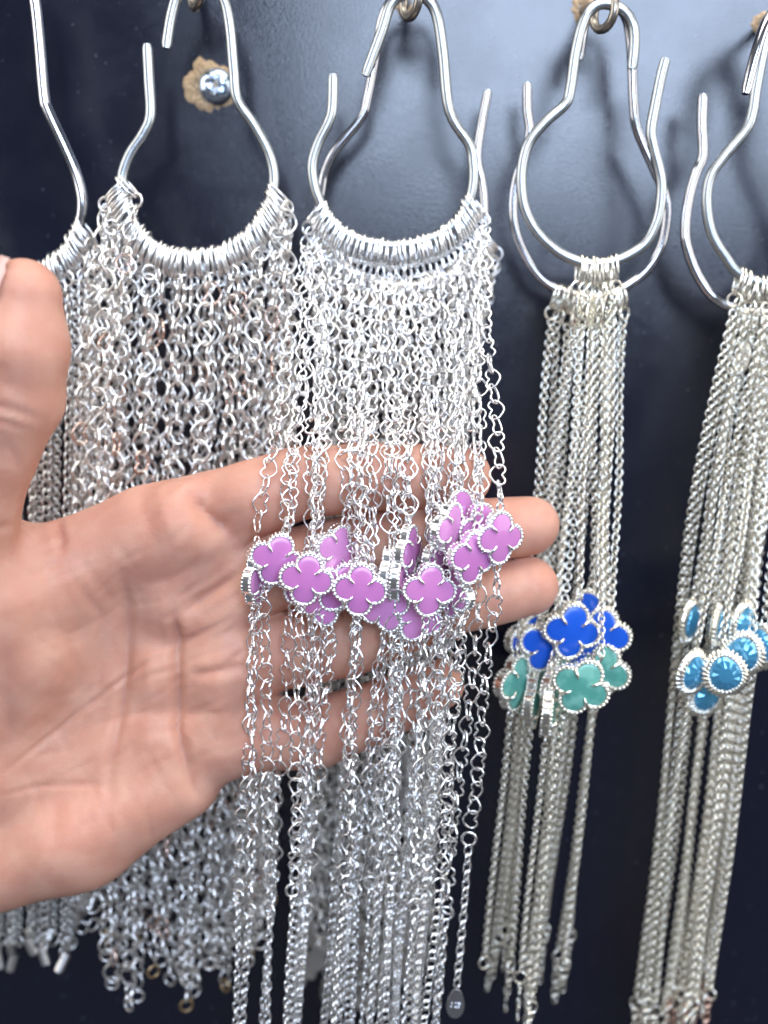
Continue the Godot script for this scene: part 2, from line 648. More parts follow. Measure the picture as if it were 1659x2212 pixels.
	for c in cells:
		var f0 := T[c] < 0.0
		for axis in 3:
			var step: int = [1, sx, sxy][axis]
			var u: int = [sx, sxy, 1][axis]
			var w: int = [sxy, 1, sx][axis]
			if (T[c + step] < 0.0) == f0 or c - u - w < 0:
				continue
			var a := where[c]
			var b := where[c - u]
			var d := where[c - u - w]
			var e := where[c - w]
			if a < 0 or b < 0 or d < 0 or e < 0:
				continue
			if f0:
				idx.append_array([a, b, d, a, d, e])
			else:
				idx.append_array([a, d, b, a, e, d])
	# creases: lines pressed into the skin (pixels), depth, half width in mm
	var creases := []
	for c in [
		[[[262, 1205], [270, 1280], [268, 1357], [259, 1528], [240, 1650], [246, 1800]], 1.0, 1.5],
		[[[370, 1300], [376, 1350], [377, 1406], [382, 1577], [404, 1650], [432, 1752]], 1.5, 1.5],
		[[[384, 1338], [450, 1290], [530, 1228]], 0.8, 1.4],
		[[[402, 1062], [440, 1105], [480, 1145], [505, 1178]], 1.2, 1.6],
		[[[35, 1112], [90, 1118], [130, 1160], [146, 1200]], 1.0, 1.3],
		[[[28, 1190], [48, 1300], [45, 1430], [36, 1560], [0, 1660]], 0.35, 2.0],
		[[[0, 1668], [110, 1590], [234, 1494], [361, 1406]], 0.5, 0.9],
		[[[0, 1700], [120, 1690], [250, 1690]], 0.35, 0.9],
		[[[150, 1200], [215, 1330], [205, 1480], [110, 1620]], 0.4, 1.1],
		[[[300, 1420], [400, 1390], [520, 1330]], 0.4, 1.0],
		[[[384, 1340], [450, 1290], [545, 1225]], 2.2, 7.0], [[[372, 1340], [380, 1577], [440, 1760]], 1.4, 6.0],
		[[[402, 1055], [450, 1110], [520, 1185]], 2.8, 6.0], [[[262, 1215], [268, 1357], [255, 1560]], 1.2, 6.5],
		[[[320, 1120], [380, 1095], [450, 1085]], -1.6, 9.0], [[[430, 1380], [470, 1480], [480, 1600]], -1.2, 8.0],
		[[[60, 1180], [130, 1330], [140, 1500]], -2.0, 12.0], [[[40, 1840], [180, 1780], [330, 1690]], -1.2, 11.0], [[[300, 1360], [318, 1480], [315, 1620]], -1.0, 6.0],
		[[[395, 1460], [460, 1452], [540, 1440]], 0.7, 1.5],
		[[[640, 985], [628, 1050], [640, 1118]], 0.6, 0.9], [[[655, 985], [645, 1050], [652, 1118]], 0.4, 0.7],
		[[[848, 965], [842, 1030], [850, 1090]], 0.5, 0.9],
		[[[742, 1115], [735, 1180], [744, 1240]], 0.6, 0.9], [[[962, 1085], [957, 1148], [965, 1205]], 0.5, 0.9],
		[[[742, 1255], [735, 1322], [745, 1385]], 0.6, 0.9], [[[952, 1225], [948, 1290], [956, 1350]], 0.5, 0.9],
		[[[680, 1520], [684, 1585], [700, 1650]], 0.6, 0.9], [[[820, 1470], [835, 1528], [855, 1585]], 0.5, 0.9],
		[[[540, 1500], [548, 1560], [560, 1640]], 0.6, 1.0],
		[[[-60, 858], [0, 872], [50, 886], [100, 912]], 0.55, 1.3], [[[-60, 900], [20, 908], [70, 930]], 0.4, 0.9],
		[[[120, 1900], [140, 1800], [135, 1720]], 0.35, 1.5], [[[330, 1830], [325, 1760], [332, 1700]], 0.3, 1.2],
	] + fine_lines():
		var line := PackedVector2Array()
		for q in c[0]:
			var p := P(q[0], q[1], 60 if q[0] > 100 or q[1] > 1100 else 82)
			line.append(Vector2(p.x, p.y))
		var box := Rect2(line[0], Vector2.ZERO)
		for q in line:
			box = box.expand(q)
		creases.append([line, c[1], c[2], box.grow(c[2] * 3.0)])
	var soft := noise(0.045, FastNoiseLite.TYPE_SIMPLEX_SMOOTH, 2, 11)
	var norm := normals(vs, idx)
	for k in vs.size():
		var p := vs[k]
		var push := soft.get_noise_3dv(p) * 0.35
		if norm[k].z > 0.15:
			var q := Vector2(p.x, p.y)
			for c in creases:
				if c[3].has_point(q):
					var d := 1e9
					var along := 0.0
					var line: PackedVector2Array = c[0]
					for j in line.size() - 1:
						var near := Geometry2D.get_closest_point_to_segment(q, line[j], line[j + 1])
						var dj := q.distance_to(near)
						if dj < d:
							d = dj
							along = (j + line[j].distance_to(near) / line[j].distance_to(line[j + 1])) / (line.size() - 1)
					d /= c[2] * 0.72
					var deep: float = c[1] * minf(1.0, 3.5 * minf(along, 1.0 - along))
					push -= 1.05 * deep * exp(-d * d) * smoothstep(0.15, 0.5, norm[k].z)
					push += deep * 0.2 * exp(-(d - 2.3) * (d - 2.3) * 0.7)
		vs[k] = p + norm[k] * push
	var sh := Shape.new()
	sh.v = vs
	sh.n = normals(vs, idx)
	sh.i = idx
	var hand := thing("hand", Vector3.ZERO, "bare open hand, palm to the viewer, fingers behind the lilac clover bracelets", "hand")
	part(hand, "skin", sh.mesh(), M.skin)
	# the nail at the outer side of the thumb
	var nb := Shape.new()
	var c0 := P(51, 646, 78)
	var turn := Basis(Vector3.BACK, -0.22) * Basis(Vector3.UP, 0.55)
	var rows := 11
	var cols := 9
	for a in rows:
		for b in cols:
			var y := lerpf(7.6, -6.5, a / (rows - 1.0))
			var up := maxf(0.0, y)
			var r := sqrt(maxf(8.6 * 8.6 - up * up * 0.62, 1.0))
			var th := lerpf(-0.72, 0.72, b / (cols - 1.0)) * (1.0 if a > 1 else 0.82)
			nb.v.append(c0 + turn * Vector3(-cos(th) * r, y, sin(th) * r))
			nb.n.append(turn * Vector3(-cos(th), 0.05 + up * 0.05, sin(th)).normalized())
	for a in rows - 1:
		for b in cols - 1:
			var q := a * cols + b
			nb.tri(q, q + 1, q + cols)
			nb.tri(q + 1, q + cols + 1, q + cols)
	part(hand, "thumbnail", nb.mesh(), M.nail)


# the net of faint lines that covers a palm and the balls of the fingers
func fine_lines() -> Array:
	var r := RandomNumberGenerator.new()
	r.seed = 5
	var out := []
	for k in 80:
		var x := r.randf_range(20, 520)
		var y := r.randf_range(1130, 1720 - x * 0.1)
		var a := (r.randf_range(-0.5, 0.1) if k % 3 else r.randf_range(1.1, 1.7)) - 0.25
		var l := r.randf_range(30, 90)
		var d := Vector2(cos(a), sin(a)) * l
		out.append([[[x, y], [x + d.x + r.randf_range(-6, 6), y + d.y + r.randf_range(-6, 6)], [x + d.x * 2, y + d.y * 2]], r.randf_range(0.07, 0.18), r.randf_range(0.9, 1.2)])
	for q in [[600, 1060, 80], [760, 1050, 75], [920, 1040, 70], [620, 1200, 80], [860, 1180, 75], [1050, 1145, 65], [640, 1400, 80], [850, 1350, 75], [1050, 1290, 65], [600, 1580, 75], [770, 1560, 70], [20, 960, 90], [30, 790, 90]]:
		for k in 4:
			var x: float = q[0] + r.randf_range(-50, 50)
			var b := r.randf_range(-12, 12)
			var y: float = q[1]
			var h: float = q[2]
			if x > 200:
				out.append([[[x, y - h], [x + b, y], [x + b * 0.5, y + h]], r.randf_range(0.12, 0.25), 1.0])
			else:
				out.append([[[q[0] - h, y + b], [q[0], y + k * 14], [q[0] + h, y + k * 12 + b]], r.randf_range(0.12, 0.25), 1.0])
	return out


func normals(v: PackedVector3Array, i: PackedInt32Array) -> PackedVector3Array:
	var n := PackedVector3Array()
	n.resize(v.size())
	for k in range(0, i.size(), 3):
		var c := (v[i[k + 2]] - v[i[k]]).cross(v[i[k + 1]] - v[i[k]])
		n[i[k]] += c
		n[i[k + 1]] += c
		n[i[k + 2]] += c
	# outward: away from the inside of the field, which surface nets wind the same way everywhere
	var vote := 0.0
	var mid := P(250, 1450, 49)
	for k in range(0, v.size(), 97):
		vote += n[k].normalized().dot((v[k] - Vector3(v[k].x, v[k].y, mid.z)).normalized())
	var flip := -1.0 if vote < 0.0 else 1.0
	for k in n.size():
		n[k] = n[k].normalized() * flip
	return n


func reach(p: Vector3) -> float:
	var x := int((p.x - go.x) / gh)
	var y := int((p.y - go.y) / gh)
	if x < 1 or y < 1 or x >= gn.x - 1 or y >= gn.y - 1:
		return -100.0
	return maxf(maxf(front[y * gn.x + x], front[y * gn.x + x + 1]), maxf(front[(y - 1) * gn.x + x], front[(y + 1) * gn.x + x]))


# ---------------------------------------------------------------- wall, hooks, pegs
func make_wall() -> void:
	var w := BoxMesh.new()
	w.size = Vector3(900, 900, 18) * S
	var o := MeshInstance3D.new()
	o.name = "wall"
	o.mesh = w
	o.material_override = M.wall
	o.position = Vector3(0, -60, -9) * S
	o.set_meta("kind", "structure")
	add_child(o)
	# torn laminate round the screw and the pegs: crumbled board with a ragged edge
	for q in [[450, 188, 8.2, 31], [1262, 20, 4.2, 32], [1650, 52, 3.6, 33], [872, 14, 2.6, 34], [425, -40, 3.0, 35]]:
		chipped(o, P(q[0], q[1], 0), q[2], q[3])
	var at := P(468, 188, 0)
	var sc := thing("screw", at, "pan head screw with a cross slot in its chipped hole in the dark wall", "screw")
	var sh := Shape.new()
	var prof := [[0.0, 3.2], [0.8, 3.18], [1.6, 3.05], [2.4, 2.75], [3.2, 2.2], [3.8, 1.5], [4.2, 0.7], [4.3, 0.1]]
	for k in prof.size():
		for j in 44:
			var a := TAU * j / 44
			var r: float = prof[k][0]
			var zz: float = prof[k][1]
			# the cross slot is pressed into the dome
			var x := cos(a) * r
			var y := sin(a) * r
			var u := Vector2(x, y).rotated(0.35)
			if r < 3.0 and (absf(u.x) < 0.75 or absf(u.y) < 0.75):
				zz -= 0.8 * (1.0 - r / 3.2)
			sh.v.append(Vector3(x, y, zz))
	for k in prof.size() - 1:
		for j in 44:
			var a := k * 44 + j
			var b := k * 44 + (j + 1) % 44
			sh.tri(a, a + 44, b)
			sh.tri(b, a + 44, b + 44)
	sh.n.resize(sh.v.size())
	for k in range(0, sh.i.size(), 3):
		var nn := (sh.v[sh.i[k + 1]] - sh.v[sh.i[k]]).cross(sh.v[sh.i[k + 2]] - sh.v[sh.i[k]])
		if nn.z < 0:
			nn = -nn
		for j in 3:
			sh.n[sh.i[k + j]] += nn
	for k in sh.n.size():
		sh.n[k] = sh.n[k].normalized()
	sc.scale = Vector3.ONE * 1.15
	part(sc, "screw_head", sh.mesh(), M.screw)
	for j in 2:
		var s2 := Shape.new()
		var d := Vector3(cos(-0.35 + j * PI / 2), sin(-0.35 + j * PI / 2), 0)
		s2.wire(PackedVector3Array([-d * 2.2 + Vector3(0, 0, 2.3), d * 2.2 + Vector3(0, 0, 2.3 + 0.03 * j)]), [0.42], 4)
		part(sc, "slot", s2.mesh(), M.steel)


func chipped(parent: Node3D, at: Vector3, r: float, seed_: int) -> void:
	var f := noise(0.9, FastNoiseLite.TYPE_SIMPLEX_SMOOTH, 3, seed_)
	var sh := Shape.new()
	var rings := 7
	var m := 40
	for k in rings:
		for j in m:
			var a := TAU * j / m
			var edge := r * (0.82 + 0.28 * f.get_noise_2d(cos(a) * 1.3, sin(a) * 1.3) + 0.12 * f.get_noise_2d(cos(a) * 5, sin(a) * 5))
			var t := k / (rings - 1.0)
			var rr := edge * (0.1 + 0.9 * t)
			var z := 0.08 + 0.9 * sin(PI * clampf((t - 0.35) / 0.65, 0, 1)) * (0.6 + 0.6 * absf(f.get_noise_2d(cos(a) * 4 * t + 9, sin(a) * 4 * t)))
			z += 0.6 * f.get_noise_2d(cos(a) * rr * 2.2, sin(a) * rr * 2.2) if k < rings - 1 else 0.0
			if k == rings - 1:
				z = -0.02
			sh.v.append(Vector3(cos(a) * rr, sin(a) * rr, z))
	for k in rings - 1:
		for j in m:
			var a := k * m + j
			var b := k * m + (j + 1) % m
			sh.tri(a, a + m, b)
			sh.tri(b, a + m, b + m)
	sh.n.resize(sh.v.size())
	for k in range(0, sh.i.size(), 3):
		var nn := (sh.v[sh.i[k + 1]] - sh.v[sh.i[k]]).cross(sh.v[sh.i[k + 2]] - sh.v[sh.i[k]])
		if nn.z < 0:
			nn = -nn
		for j in 3:
			sh.n[sh.i[k + j]] += nn
	for k in sh.n.size():
		sh.n[k] = sh.n[k].normalized()
	part(parent, "chipped_board", sh.mesh(), M.chip, Transform3D(Basis(), at - Vector3(0, -60, -9)))


func hook(label: String, pts: Array, z0: float, z1: float, mat: Material, r := 1.32) -> PackedVector3Array:
	var p := PackedVector3Array()
	for k in pts.size():
		p.append(P(pts[k][0], pts[k][1], lerpf(z0, z1, pow(float(k) / (pts.size() - 1), 2.0))))
	var q := spline(p, 5)
	var base := q[0]
	var o := thing("wire_hook", base, label, "hook", "wire hooks on the wall")
	var sh := Shape.new()
	var loc := PackedVector3Array()
	for k in q:
		loc.append(k - base)
	var rr := []
	for k in q.size():
		rr.append(r * (0.72 if k == 0 or k == q.size() - 1 else 1.0))
	sh.wire(loc, rr, 12)
	part(o, "wire", sh.mesh(), mat)
	return q


func peg(label: String, px: float, py: float, wall_px: float, wall_py: float) -> void:
	var a := P(wall_px, wall_py, 0)
	var c := P(px, py, 24)
	var o := thing("screw_eye", a, label, "screw eye", "screw eyes in the wall")
	var sh := Shape.new()
	var ring := PackedVector3Array()
	for k in 20:
		var t := TAU * k / 20
		ring.append(c - a + Vector3(sin(t) * 1.9, cos(t) * 4.0, sin(t) * 3.6))
	sh.wire(ring, [1.15], 8, true)
	part(o, "eye", sh.mesh(), M.steel)
	sh = Shape.new()
	sh.wire(PackedVector3Array([Vector3(0, 0, -1), (c - a) * 0.4 + Vector3(0, 0.8, 0), (c - a) + Vector3(-1.9, 0.5, -3.6)]), [1.25], 8)
	part(o, "shank", sh.mesh(), M.steel)


# ---------------------------------------------------------------- bracelets
# where bracelets sit on a hook's wire: n places between two heights on its left and right
func seats(q: PackedVector3Array, left: Vector2, right: Vector2, z: float, n: int) -> Array:
	var a := P(left.x, left.y, z)
	var b := P(right.x, right.y, z)
	var ka := 0
	var kb := 0
	for k in q.size():
		if Vector2(q[k].x - a.x, q[k].y - a.y).length() < Vector2(q[ka].x - a.x, q[ka].y - a.y).length():
			ka = k
		if Vector2(q[k].x - b.x, q[k].y - b.y).length() < Vector2(q[kb].x - b.x, q[kb].y - b.y).length():
			kb = k
	var seg := q.slice(mini(ka, kb), maxi(ka, kb) + 1)
	if ka > kb:
		seg.reverse()
	var l := lengths(seg)
	var out := []
	var k := 0
	for j in n:
		var s := l[l.size() - 1] * (j + 0.5) / n
		while k < l.size() - 2 and l[k + 1] < s:
			k += 1
		var t := (seg[k + 1] - seg[k]).normalized()
		var p := seg[k] + t * (s - l[k])
		var down := (Vector3.DOWN - t * Vector3.DOWN.dot(t)).normalized()
		down = down.lerp(Vector3.DOWN, 0.45).normalized()
		var nn := (t - down * t.dot(down)).normalized().rotated(down, rng.randf_range(-0.22, 0.22))
		out.append([p, down, nn])
	return out


# the end ring that threads the hook; returns the point the chain hangs from
func end_ring(o: Node3D, base: Vector3, seat: Array, mat: Material, long := 1.0) -> Vector3:
	var y: Vector3 = -seat[1]
	var z: Vector3 = seat[2]
	var x := y.cross(z).normalized()
	for e in [-0.42, 0.42]:
		part(o, "end_ring", shapes.end_ring, mat, Transform3D(Basis(x, y * long, z) * Basis(Vector3.UP, rng.randf_range(-0.22, 0.22)) * Basis(Vector3.RIGHT, rng.randf_range(-0.1, 0.1)), seat[0] + z * e + seat[1] * (1.95 * long + rng.randf_range(-0.45, 0.5)) - base))
	return seat[0] + seat[1] * 5.3 * long


func put_chain(o: Node3D, base: Vector3, path: PackedVector3Array, s0: float, s1: float, kind: String, mat: Material, single: bool, called: String, odd: Material = null) -> void:
	var pitch: float = {"heart": 4.15, "heart_slim": 4.15, "big_heart": 4.95, "curb": 2.35, "rolo": 1.42}[kind]
	var alt: float = {"heart": 1.15, "heart_slim": 1.15, "big_heart": 1.2, "curb": 0.35, "rolo": 1.57}[kind]
	var jit: float = {"heart": 0.38, "heart_slim": 0.38, "big_heart": 0.4, "curb": 0.12, "rolo": 0.1}[kind]
	var tw := rng.randf_range(-PI, PI)
	if kind == "curb":
		tw = rng.randf_range(0.4, 1.2)
	elif kind == "rolo":
		tw = rng.randf_range(-0.35, 0.35)
	var xs := places(path, s0, s1, pitch, tw, alt, jit)
	if kind == "curb":
		for k in xs.size():
			xs[k].basis = xs[k].basis * Basis(Vector3.BACK, 0.3)
	if single:
		for x in xs:
			var mesh: Mesh = shapes[kind]
			if kind == "heart" and rng.randf() < 0.35:
				mesh = shapes.heart_slim
			part(o, called, mesh, odd if odd and rng.randf() < 0.05 else mat, Transform3D(x.basis, x.origin - base))
	else:
		for k in xs.size():
			xs[k].origin -= base
		if xs.size():
			many(o, called, shapes[kind], mat, xs)


func clover(o: Node3D, base: Vector3, c: Vector3, b: Basis, inlay: Material, mat: Material, k := 1.0) -> void:
	var x := Transform3D(b.scaled_local(Vector3.ONE * k), c - base)
	var ch := part(o, "clover_charm", shapes.setting, mat, x)
	part(ch, "inlay", shapes.inlay, inlay)
	part(ch, "beaded_edge", shapes.beads, mat)
	for j in 4:
		part(ch, "prong", shapes.prong, mat, Transform3D(Basis(Vector3.BACK, j * PI / 2), Vector3.ZERO))
	part(ch, "bail", shapes.bail, mat, Transform3D(Basis(), Vector3(0, 7.0, 0)))
	part(ch, "bail", shapes.bail, mat, Transform3D(Basis(), Vector3(0, -7.0, 0)))


func facing(yaw: float, tilt: float, nod := 0.0) -> Basis:
	return Basis(Vector3.UP, deg_to_rad(yaw)) * Basis(Vector3.RIGHT, deg_to_rad(nod)) * Basis(Vector3.BACK, deg_to_rad(-tilt))


# a path between two points that stays clear of the hand
func over(a: Vector3, b: Vector3, bow: Vector3, lift: float) -> PackedVector3Array:
	var out := PackedVector3Array()
	var n := maxi(8, int(a.distance_to(b) / 2.0))
	var zs := PackedFloat32Array()
	for k in n + 1:
		var t := float(k) / n
		var p := a.lerp(b, t) + bow * 4 * t * (1 - t)
		p.x += sin(t * 9.0 + a.x) * 0.35
		p.z = maxf(p.z, reach(p) + lift)
		out.append(p)
		zs.append(p.z)
	for pass_ in 6:
		for k in range(1, n):
			zs[k] = maxf(zs[k], (zs[k - 1] + zs[k + 1]) / 2)
	for k in n + 1:
		out[k].z = zs[k]
	return out


# hangs straight down from a point
func hang(a: Vector3, length: float, dx: float, dz: float, wave := 0.4) -> PackedVector3Array:
	var out := PackedVector3Array()
	var n := maxi(6, int(length / 4.0))
	var ph := rng.randf_range(0, TAU)
	for k in n + 1:
		var t := float(k) / n
		out.append(a + Vector3(dx * t + wave * (sin(t * length * 0.07 + ph) - sin(ph)), -length * t, dz * t + wave * 0.5 * sin(t * length * 0.05 + ph * 2)))
	return out


func pink_bracelet(seat: Array, spec: Array, label: String, group: String, ends_px: float, with_tag: bool) -> void:
	# spec: clover pixel x, y, depth, yaw, tilt, lift of the chain over the fingers
	var base: Vector3 = seat[0]
	var o := thing("clover_bracelet", base, label, "bracelet", group)
	var top := end_ring(o, base, seat, M.silver)
	var c := P(spec[0], spec[1], spec[2])
	var b := facing(spec[3], spec[4], spec[6] if spec.size() > 6 else 0.0)
	clover(o, base, c, b, [M.lilac, M.lilac_pale, M.lilac_deep][rng.randi() % 3], M.setting, 1.0)
	part(o, "jump_ring", shapes.jump, M.silver, Transform3D(Basis(Vector3.UP, rng.randf_range(-0.6, 0.6)), top + Vector3(0, -1.3, 0) - base))
	top += Vector3(0, -3.0, 0)
	var up := c + b * Vector3(0, 9.1, 0)
	part(o, "jump_ring", shapes.small_jump, M.silver, Transform3D(Basis(Vector3.UP, rng.randf_range(-1.4, 1.4)), up - base))
	up += Vector3(0, 0.9, 0)
	var lo := c + b * Vector3(0, -9.1, 0)
	part(o, "jump_ring", shapes.small_jump, M.silver, Transform3D(Basis(Vector3.UP, rng.randf_range(-1.4, 1.4)), lo - base))
	lo += Vector3(0, -0.9, 0)
	var lift: float = spec[5]
	var path := over(top, up, Vector3((top.x - up.x) * 0.06, 0, 0), lift)
	put_chain(o, base, path, 1.9, 999, "heart", M.silver, true, "heart_link")
	var e := P(spec[0], ends_px, lo.z)
	var fall := lo.y - e.y
	var down := over(lo, Vector3(lo.x + rng.randf_range(-3.6, 3.6) * (0.1 if with_tag else 1.0), lo.y - fall, lo.z - 7.0 - rng.randf_range(0, 5)), Vector3.ZERO, lift)
	put_chain(o, base, down, 1.9, 999, "heart", M.silver, true, "heart_link")
	var q := down[down.size() - 1]
	part(o, "jump_ring", shapes.jump, M.silver, Transform3D(Basis(Vector3.UP, rng.randf_range(-1.0, 1.0)), q + Vector3(0, -2.2, 0) - base))
	var ext := hang(q + Vector3(0, -4.0, 0), 44.0 if not with_tag else 39.5, rng.randf_range(-1.0, 1.0), -2.0, 0.3)
	put_chain(o, base, ext, 1.2, 999, "curb", M.silver, true, "extender_link")
	var z := ext[ext.size() - 1]
	var tg := part(o, "oval_tag", shapes.tag, M.chrome, Transform3D(Basis(Vector3.UP, rng.randf_range(-0.3, 0.3)), z + Vector3(0, -5.2, 0) - base))
	if with_tag:
		part(tg, "stamp", M.stamp, M.silver, Transform3D(Basis(), Vector3(0, -0.4, 0.24)))


# a plain hanging bracelet of heart links or fine links
func hanging(called: String, label: String, group: String, seat: Array, kind: String, mat: Material, single: bool, length: float, dz: float, dx: float, opts := {}) -> Node3D:
	var base: Vector3 = seat[0]
	var o := thing(called, base, label, "bracelet", group)
	var top := end_ring(o, base, seat, mat, opts.get("ring", 1.0))
	top.z += dz * 0.25
	part(o, "jump_ring", shapes.jump, mat, Transform3D(Basis(Vector3.UP, rng.randf_range(-0.9, 0.9)), top + Vector3(0, -1.2, 0) - base))
	top.y -= 3.0
	if opts.get("tag_top", false):
		var tt := part(o, "oval_tag", shapes.tag, mat, Transform3D(Basis(Vector3.UP, rng.randf_range(0.75, 1.15) * (1.0 if rng.randf() < 0.5 else -1.0)) * Basis(Vector3.BACK, rng.randf_range(-0.2, 0.2)), top + Vector3(rng.randf_range(-1, 1), -3.6, dz * 0.3 + 2.5) - base))
		part(tt, "stamp", M.stamp, mat, Transform3D(Basis(Vector3.BACK, PI / 2), Vector3(0, -0.3, 0.24)))
	var path := PackedVector3Array()
	var ph := rng.randf_range(0, TAU)
	var n := int(length / 4)
	for k in n + 1:
		var t := float(k) / n
		var ease := 1.0 - pow(1.0 - minf(t * 3.0, 1.0), 2.0)
		path.append(top + Vector3(dx * ease + 0.5 * (sin(t * length * 0.045 + ph) - sin(ph)), -length * t, dz * 0.75 * ease + 0.3 * sin(t * 9 + ph)))
	if opts.has("via"): # a charm hangs in the chain: [centre, basis, kind, inlay]
		var c: Vector3 = opts.via[0]
		var b: Basis = opts.via[1]
		var half: float = 9.4 if opts.via[2] == "clover" else 6.6
		var up := c + b * Vector3(0, half, 0)
		path = over(top, up, Vector3((top.x - up.x) * 0.1, 0, 0), -50)
		put_chain(o, base, path, 0.6, 999, kind, mat, single, opts.get("link", "fine_chain"))
		if opts.via[2] == "clover":
			clover(o, base, c, b, opts.via[3], mat, 1.2)
		else:
			var st := part(o, "drop_charm", shapes.rope, mat, Transform3D(b.scaled_local(Vector3.ONE * 1.28), c - base))
			part(st, "stone", shapes.stone, opts.via[3])
		var lo := c - b * Vector3(0, half, 0)
		path = hang(lo, maxf(20.0, length - (top.y - lo.y)), rng.randf_range(-0.8, 0.8), opts.get("back", -3.0), 0.35)
		put_chain(o, base, path, 0.6, 999, kind, mat, single, opts.get("link", "fine_chain") + "_below")
	else:
		put_chain(o, base, path, 1.6, 999, kind, mat, single, opts.get("link", "fine_chain"), opts.get("odd"))
	var q := path[path.size() - 1]
	match opts.get("end", "ring"):
		"ring":
			part(o, "jump_ring", shapes.jump, opts.get("end_mat", mat), Transform3D(Basis(Vector3.UP, rng.randf_range(-0.9, 0.9)), q + Vector3(0, -2.4, 0) - base))
		"tag":
			part(o, "oval_tag", shapes.tag, mat, Transform3D(Basis(Vector3.UP, rng.randf_range(-0.6, 0.6)), q + Vector3(0, -5, 0) - base))
		"tube":
			part(o, "tube_bead", shapes.tube_bead, mat, Transform3D(Basis(Vector3.BACK, rng.randf_range(-0.5, 0.5)) * Basis(Vector3.RIGHT, rng.randf_range(-0.5, 0.5)), q + Vector3(0, -3, 0) - base))
		"curb":
			part(o, "jump_ring", shapes.jump, mat, Transform3D(Basis(Vector3.UP, rng.randf_range(-0.9, 0.9)), q + Vector3(0, -1.6, 0) - base))
			var ext := hang(q + Vector3(0, -3.4, 0), opts.get("ext", 30.0), rng.randf_range(-1, 1), -1, 0.3)
			put_chain(o, base, ext, 1.0, 999, "curb", opts.get("end_mat", mat), false, "extender_chain")
	return o


